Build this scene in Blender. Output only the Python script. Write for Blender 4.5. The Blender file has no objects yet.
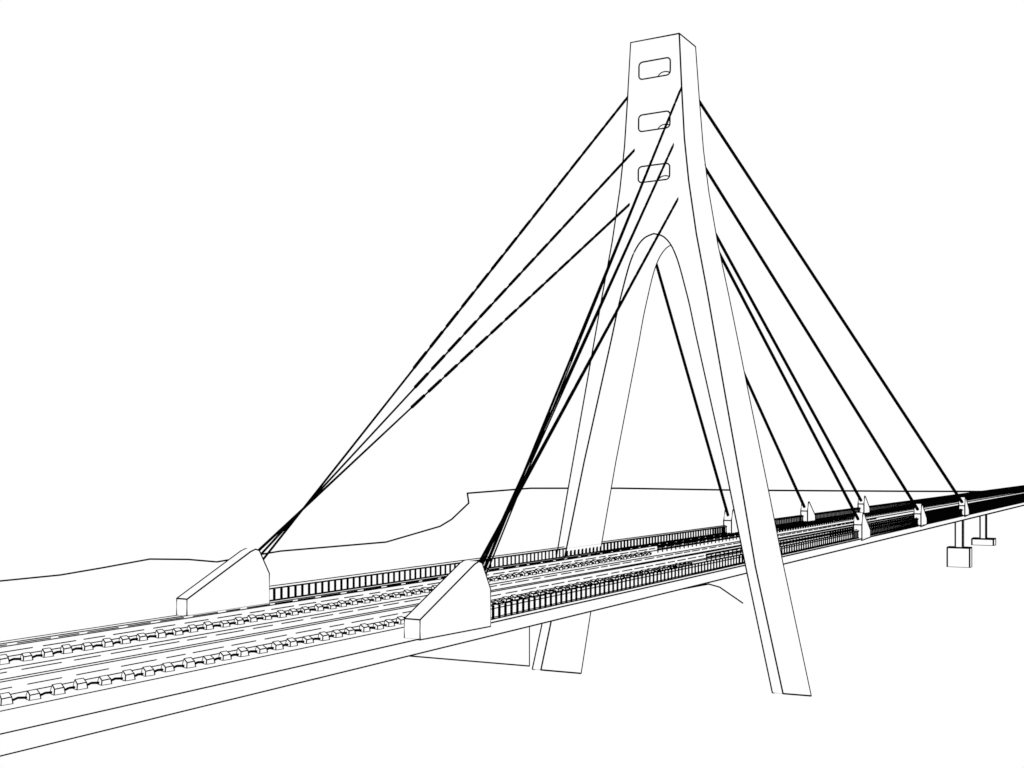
import bpy, math, bmesh
from mathutils import Vector
S=bpy.context.scene
ZW=37.2                      # eye height above the water
TH=math.atan(688/1200)
CT,ST=math.cos(TH),math.sin(TH)

def mat(name,col,emit):
    m=bpy.data.materials.new(name); m.use_nodes=True
    nt=m.node_tree; nt.nodes.clear()
    o=nt.nodes.new('ShaderNodeOutputMaterial')
    if emit:   # flat, unshaded drawing paper white
        d=nt.nodes.new('ShaderNodeEmission'); d.inputs['Strength'].default_value=1.0
    else:
        d=nt.nodes.new('ShaderNodeBsdfDiffuse')
    d.inputs['Color'].default_value=(*col,1)
    nt.links.new(d.outputs[0],o.inputs[0]); return m
WHITE=mat('paper_white',(1,1,1),True); INK=mat('black_ink',(0.001,0.001,0.001),False)

def dep(p): return max(8.0,p[0]*CT+p[1]*ST)
K=0.00063
class B:
    """mesh builder: material 0 = white, 1 = black. Input z is measured from eye level, shifted by ZW"""
    def __init__(s): s.v=[];s.f=[];s.m=[]
    def face(s,pts,mi=0):
        n=len(s.v); s.v+= [tuple(p) for p in pts]; s.f.append(tuple(range(n,n+len(pts)))); s.m.append(mi)
    def hexa(s,P,mi=0,edges=False,w=1.0):
        n=len(s.v); s.v+=[tuple(p) for p in P]
        for q in ((0,3,2,1),(4,5,6,7),(0,1,5,4),(1,2,6,5),(2,3,7,6),(3,0,4,7)):
            s.f.append(tuple(n+i for i in q)); s.m.append(mi)
        if edges:
            for a,b in ((0,1),(1,2),(2,3),(3,0),(4,5),(5,6),(6,7),(7,4),(0,4),(1,5),(2,6),(3,7)):
                s.line([P[a],P[b]],w)
    def box(s,x0,x1,y0,y1,z0,z1,mi=0,edges=False,w=1.0):
        s.hexa([(x0,y0,z0),(x1,y0,z0),(x1,y1,z0),(x0,y1,z0),(x0,y0,z1),(x1,y0,z1),(x1,y1,z1),(x0,y1,z1)],mi,edges,w)
    def line(s,pts,w=1.0,r=None,n=5,lift=False,mi=1):
        pts=[Vector(p) for p in pts]
        rad=[(r if r else K*w*dep(p)) for p in pts]
        if lift: pts=[p+Vector((0,0,q*0.8)) for p,q in zip(pts,rad)]
        base=len(s.v); N=len(pts)
        for i,p in enumerate(pts):
            t=(pts[min(i+1,N-1)]-pts[max(i-1,0)])
            if t.length<1e-9: t=Vector((1,0,0))
            t.normalize()
            up=Vector((0,0,1)) if abs(t.z)<0.9 else Vector((1,0,0))
            a=t.cross(up).normalized(); b=a.cross(t)
            for k in range(n):
                an=2*math.pi*k/n
                s.v.append(tuple(p+rad[i]*(math.cos(an)*a+math.sin(an)*b)))
        for i in range(N-1):
            for k in range(n):
                k2=(k+1)%n; o=base+i*n
                s.f.append((o+k,o+k2,o+n+k2,o+n+k)); s.m.append(mi)
        s.f.append(tuple(base+k for k in range(n))); s.m.append(mi)
        s.f.append(tuple(base+(N-1)*n+k for k in reversed(range(n)))); s.m.append(mi)
    def obj(s,name,parent=None):
        me=bpy.data.meshes.new(name); me.from_pydata([(x,y,z+ZW) for x,y,z in s.v],[],s.f)
        me.materials.append(WHITE); me.materials.append(INK)
        me.polygons.foreach_set('material_index',s.m); me.update()
        o=bpy.data.objects.new(name,me); S.collection.objects.link(o)
        if parent: o.parent=parent
        return o

YC=74.1; YN=59.3; YF=89.6; ZD=-15.5
bridge=bpy.data.objects.new('cable_stayed_bridge',None); S.collection.objects.link(bridge)

# ---------------------------------------------------------------- deck
XS,XE=-15,1400
d=B()
d.box(XS,XE,YN,YF,ZD-1.25,ZD)
d.box(XS,XE,YN+6,YF-6,ZD-3.0,ZD-1.25)
for y in (YN,YF):
    for z in (ZD,ZD-1.25): d.line([(XS,y,z),(XE,y,z)],1.05)
for y in (88.4,86.9,82.2,77.6,73.9,73.1,68.7,64.6):
    d.line([(XS,y,ZD),(XE,y,ZD)],0.85,lift=True)
d.line([(99,61.0,ZD),(XE,61.0,ZD)],.8,lift=True)
for y in (87.6,84.4,76.2,70.8):
    x=10.0; i=0
    while x<330:
        l=2.0+1.6*abs(math.sin(i*1.9+y))
        d.line([(x,y,ZD),(x+l,y,ZD)],0.85,lift=True); x+=l+.8+.5*abs(math.sin(i*2.7)); i+=1
def wedge(x0,x1,y0,y1,zt,zb0,zb1):
    P=[(x0,y0,zb0),(x1,y0,zb1),(x1,y1,zb1),(x0,y1,zb0),(x0,y0,zt),(x1,y0,zt),(x1,y1,zt),(x0,y1,zt)]
    d.hexa(P,0)
    d.line([P[0],P[1],P[2],P[3]]); d.line([P[1],P[5]])
wedge(86,107.5,YN+.3,YF-1,ZD-1.0,ZD-1.35,-20.9)
pts=[(149,-16.9),(160,-17.15),(164.5,-18.0),(174.5,-21.3)]
for (xa,za),(xb,zb) in zip(pts,pts[1:]):
    P=[(xa,YN+.6,za),(xb,YN+.6,zb),(xb,YF-1,zb),(xa,YF-1,za),(xa,YN+.6,-16.2),(xb,YN+.6,-16.2),(xb,YF-1,-16.2),(xa,YF-1,-16.2)]
    d.hexa(P,0)
d.line([(x,YN+.6,z) for x,z in pts])
d.box(174.5,186,YN+.6,YF-1,-21.3,-16.3,0)
d.obj('deck',bridge)

# ---------------------------------------------------------------- pylon
ZT=66.4
def fx(z): return 172.6+(z+34)/(ZT+34)*(174.2-172.6)
def bx(z): return 187.2+(z+34)/(ZT+34)*(181-187.2)
outer=[(66.4,4.1),(58,4.55),(50,5.05),(43.3,5.8),(35,7.1),(26.5,8.8),(10,11.9),(-5.7,14.9),(-15.5,16.7),(-34,21.0)]
inner=[(-34,19.4),(-15.5,15.2),(0,11.8),(15,8.2),(20,7.0),(24,6.1),(27,5.3),(29.5,4.6),(31.5,3.95),(33.2,3.2),(34.5,2.3),(35.3,1.3),(35.7,0.0)]
def smooth(c,n=4):
    out=[]
    for i in range(len(c)-1):
        p0=c[max(i-1,0)];p1=c[i];p2=c[i+1];p3=c[min(i+2,len(c)-1)]
        for k in range(n):
            t=k/n
            out.append(tuple(.5*((2*p1[j])+(-p0[j]+p2[j])*t+(2*p0[j]-5*p1[j]+4*p2[j]-p3[j])*t*t+(-p0[j]+3*p1[j]-3*p2[j]+p3[j])*t**3) for j in (0,1)))
    out.append(c[-1]); return out
inner=inner[:3]+smooth(inner[2:],3)[1:]
outl=[(YC-w,z) for z,w in outer]+[(YC-w,z) for z,w in inner]+[(YC+w,z) for z,w in reversed(inner[:-1])]+[(YC+w,z) for z,w in reversed(outer)]
def zb(z): return z-2.8 if z<=-33.9 else z
p=B(); n=len(outl)
p.v=[(fx(z),y,z) for y,z in outl]+[(bx(z),y,zb(z)) for y,z in outl]
p.f=[tuple(range(n)),tuple(reversed(range(n,2*n)))]+[(i,n+i,n+(i+1)%n,(i+1)%n) for i in range(n)]
p.m=[0]*len(p.f)
py=p.obj('pylon',bridge)
wins=[(61.6,5.3,2.7),(53.3,5.3,2.6),(45.2,5.3,2.5)]
def rrect(w,h,r,seg=5):
    o=[]
    for cx,cz,a0 in ((w/2-r,h/2-r,0),(-w/2+r,h/2-r,90),(-w/2+r,-h/2+r,180),(w/2-r,-h/2+r,270)):
        for k in range(seg+1):
            a=math.radians(a0+90*k/seg); o.append((cx+r*math.cos(a),cz+r*math.sin(a)))
    return o
c=B(); wl=B()
for zc,w,h in wins:
    R=[(YC+a,zc+b) for a,b in rrect(w,h,.6)]; m=len(R); b0=len(c.v)
    c.v+=[(170,y,z) for y,z in R]+[(177.8,y,z) for y,z in R]
    c.f+=[tuple(b0+i for i in range(m)),tuple(b0+m+i for i in reversed(range(m)))]+[(b0+i,b0+m+i,b0+m+(i+1)%m,b0+(i+1)%m) for i in range(m)]
    R2=R+[R[0]]
    wl.line([(fx(z)-.02,y,z) for y,z in R2],1.05)
    # cable saddle standing on the sill inside the opening
    zs=zc-h/2
    arc=[(YC-2.5+1.1*(1-math.cos(t*math.pi/12)), zs+.1+.75*math.sin(t*math.pi/12)) for t in range(0,13)]
    for (ya,za),(yb_,zb_) in zip(arc,arc[1:]):
        wl.face([(174.8,ya,za),(174.8,yb_,zb_),(177,yb_,zb_),(177,ya,za)])
    wl.face([(174.8,y,z) for y,z in arc])
    wl.line([(174.8,y,z) for y,z in arc],.9)
    wl.line([(174.8,YC-2.5,zs+.1),(174.8,YC-.3,zs+.1)],1.6)
c.m=[0]*len(c.f)
cut=c.obj('cutter')
for o in (cut,py):
    bm=bmesh.new(); bm.from_mesh(o.data); bmesh.ops.recalc_face_normals(bm,faces=bm.faces); bm.to_mesh(o.data); bm.free()
md=py.modifiers.new('b','BOOLEAN'); md.object=cut; md.operation='DIFFERENCE'; md.solver='EXACT'
dg=bpy.context.evaluated_depsgraph_get()
nm=bpy.data.meshes.new_from_object(py.evaluated_get(dg)); py.modifiers.clear(); py.data=nm
bpy.data.objects.remove(cut)
wl.obj('pylon_openings_trim',bridge)
e=B()
L=outl+[outl[0]]
e.line([(fx(z),y,z) for y,z in L],1.1); e.line([(bx(z),y,zb(z)) for y,z in L],1.1)
for (y,z) in (outl[0],outl[-1],outl[len(outer)-1],outl[len(outer)],outl[-len(outer)],outl[-len(outer)-1]):
    e.line([(fx(z),y,z),(bx(z),y,zb(z))],1.1)
e.obj('pylon_edges',bridge)
pl=B()
for sg in (-1,1):
    ya,yb=sorted((YC+sg*19.6,YC+sg*20.7))
    x0,x1=fx(-34)+.4,bx(-34)-.4
    pl.hexa([(x0,ya,-37.6),(x1,ya,-37.6),(x1,yb,-37.6),(x0,yb,-37.6),(x0,ya,-33.8),(x1,ya,-36.4),(x1,yb,-36.4),(x0,yb,-33.8)])
pl.obj('pylon_plinths',bridge)

# ---------------------------------------------------------------- anchor blocks
def anchor(b,x0,x1,y0,y1,direction=1,hs=1.0,zb0=-.05,w=1.1):
    Lx=x1-x0
    prof=[(0,zb0),(0,1.7*hs),(.76,5.9*hs),(.82,6.1*hs),(.87,5.9*hs),(1,3.3*hs),(1,zb0-.25)]
    X=lambda t:(x0+t*Lx) if direction>0 else (x1-t*Lx)
    pr=[(X(t),ZD+h) for t,h in prof]; m=len(pr)
    b.face([(x,y0,z) for x,z in pr]); b.face([(x,y1,z) for x,z in pr])
    for i in range(m):
        (xa,za),(xb,zb_)=pr[i],pr[(i+1)%m]
        b.face([(xa,y0,za),(xb,y0,zb_),(xb,y1,zb_),(xa,y1,za)])
        if i not in (2,3,4): b.line([(xa,y0,za),(xa,y1,za)],w)
    for y in (y0,y1): b.line([(x,y,z) for x,z in pr+[pr[0]]],w)
a=B()
anchor(a,87,99,YN-.15,YN+1.5); anchor(a,88.4,100.7,YF-1.25,YF+.15)
NX=(370,307,248); FX=(370,310,252)
for X in NX:
    anchor(a,X-3,X+4,YN-.15,YN+1.5,-1,.85,w=.9)
for X in FX:
    anchor(a,X-3,X+4,YF-1.6,YF+.15,-1,.85,w=.9)
a.obj('cable_anchor_blocks',bridge)

# ---------------------------------------------------------------- cables
cb=B()
tops=[(57.8,4.5,4.5),(49.2,3.3,5.0),(40.7,4.1,6.2)]
for sg,yb in ((-1,YN+.7),(1,YF-.6)):
    dx=.6 if sg<0 else 1.5
    for i,(z,w,wb) in enumerate(tops):
        ax=(98.2,97.75,97.3)[i]+dx; az=(ZD+4.3,ZD+4.9,ZD+5.4)[i]
        top=Vector((fx(z)-.1,YC+sg*w,z)); bot=Vector((ax,yb,az))
        for off in (-1,0,1):
            T=top+Vector((0,0,off*.15)); Bt=bot+Vector((abs(off)*.1,off*.42,-off*.4))
            cb.line([Bt,T],r=.095,n=6)
        nC=24
        for k in range(8,nC):       # binding clamps
            q=bot.lerp(top,k/nC); q2=bot.lerp(top,(k+.75)/nC)
            cb.line([q,q2],r=.205,n=6)
        X=(NX if sg<0 else FX)[i]
        zr=(58.4,47.6,34.5)[i] if sg<0 else (57.5,49.9,41.6)[i]
        wr=(4.5,5.4,7.2)[i] if sg<0 else wb
        cb.line([(X-2.3,yb,ZD+3.8),(bx(zr)-.3,YC+sg*(wr-.3),zr)],2.05,n=8)
cb.obj('stay_cables',bridge)

# ---------------------------------------------------------------- piers
pr=B()
for X,Y,w,l,zt,zl in ((446,74,7.5,4,-30.3,-37.3),(568,84,9,6,-34.3,-37.3)):
    pr.box(X,X+l,Y-w/2,Y+w/2,zl,zt,0,True,1.1)
    pr.box(X+1,X+3.0,Y-1.2,Y+1.2,zt,ZD-1,0,True,1.1)
pr.obj('river_piers',bridge)

# ---------------------------------------------------------------- railings
def railing(name,y,x0,x1,h=1.6,f0=.4):
    r=B(); x=x0
    while x<x1:
        f=f0 if x<172 else (.65 if x<240 else 1.0)
        r.box(x,x+f,y-.04,y+.04,ZD+.12,ZD+h-.1,1)
        x+=1.2 if x<172 else 1.4
    r.line([(x0,y,ZD+h),(x1,y,ZD+h)],1.1); r.line([(x0,y,ZD+.2),(x1,y,ZD+.2)],1.0)
    r.line([(x0,y+.3,ZD+h+.25),(x1,y+.3,ZD+h+.25)],.7)
    return r.obj(name)
railing('bridge_railing',YN+.5,99.2,700)
railing('bridge_railing',YF-.5,101,900,1.5,.36)
def guard(name,y,x0,x1):
    r=B(); x=x0
    while x<x1:
        f=.35 if x<250 else 1.3
        r.box(x,x+f,y-.05,y+.05,ZD+.02,ZD+1.0,1); x+=2
    r.line([(x0,y,ZD+1.05),(x1,y,ZD+1.05)],1.2); r.line([(x0,y,ZD+.6),(x1,y,ZD+.6)],1.0)
    return r.obj(name)
guard('guard_rail',80.3,190,900); guard('guard_rail',67.0,178,800)

# ---------------------------------------------------------------- block rows
def row(name,y,x0,x1):
    r=B(); x=x0; i=0
    while x<x1:
        h=.55+.06*math.sin(i*2.3); o=.12*math.sin(i*1.7)
        P=[(x,y-.36+o,ZD+.004),(x+.8,y-.48+o,ZD+.004),(x+1.25,y+.36+o,ZD+.004),(x+.3,y+.42+o,ZD+.004),
           (x+.05,y-.34+o,ZD+h*.7),(x+.75,y-.42+o,ZD+h*.75),(x+1.1,y+.3+o,ZD+h),(x+.42,y+.34+o,ZD+h)]
        r.hexa(P,0,True,.85)
        # connecting link between neighbouring blocks
        r.line([(x+1.05,y+o-.05,ZD+.14),(x+1.6,y+.1+o,ZD+.2),(x+2.1,y+.12*math.sin((i+1)*1.7),ZD+.16)],1.7)
        x+=2.0; i+=1
    return r.obj(name)
row('lane_divider_blocks',79.8,20,185); row('lane_divider_blocks',66.4,10,170)

# ---------------------------------------------------------------- land and water
w=B(); G=30000
w.face([(-G,-G,-37.2),(G,-G,-37.2),(G,G,-37.2),(-G,G,-37.2)]); w.obj('water')
sh=[(-600,300),(0,318),(229,321),(242.6,321),(265,321),(290,330),(325,344),(331,330),(328,313),(380.6,328),(447,322.7),(572,375),(645,414),(900,560),(1178,735),(1439,796),(1500,689),(1474,508),(1522,320),(1700,-100),(3000,-2000)]
g=B()
g.face([(x,y,-36.9) for x,y in sh]+[(G,-2000,-36.9),(G,G,-36.9),(-600,G,-36.9)])
for (xa,ya),(xb,yb) in zip(sh,sh[1:]): g.face([(xa,ya,-37.3),(xb,yb,-37.3),(xb,yb,-36.9),(xa,ya,-36.9)])
g.line([(x,y,-36.9) for x,y in sh],1.15,lift=True)
g.obj('ground')

# ---------------------------------------------------------------- light, camera
W=bpy.data.worlds.new('World'); S.world=W; W.use_nodes=True
bg=W.node_tree.nodes['Background']; bg.inputs[0].default_value=(1,1,1,1); bg.inputs[1].default_value=1.0
sl=bpy.data.lights.new('sun','SUN'); sl.energy=.5; sl.angle=math.radians(30)
so=bpy.data.objects.new('sun',sl); so.rotation_euler=(math.radians(40),0,math.radians(-40)); S.collection.objects.link(so)
cam=bpy.data.cameras.new('camera'); co=bpy.data.objects.new('camera',cam); S.collection.objects.link(co)
cam.sensor_width=36; cam.lens=1200/1024*36; cam.shift_y=78/1024; cam.clip_end=60000; cam.clip_start=.5
co.location=(0,0,ZW); co.rotation_euler=(math.radians(90),0,TH-math.pi/2)
S.camera=co
S.view_settings.view_transform='Standard'; S.view_settings.look='None'; S.view_settings.exposure=0
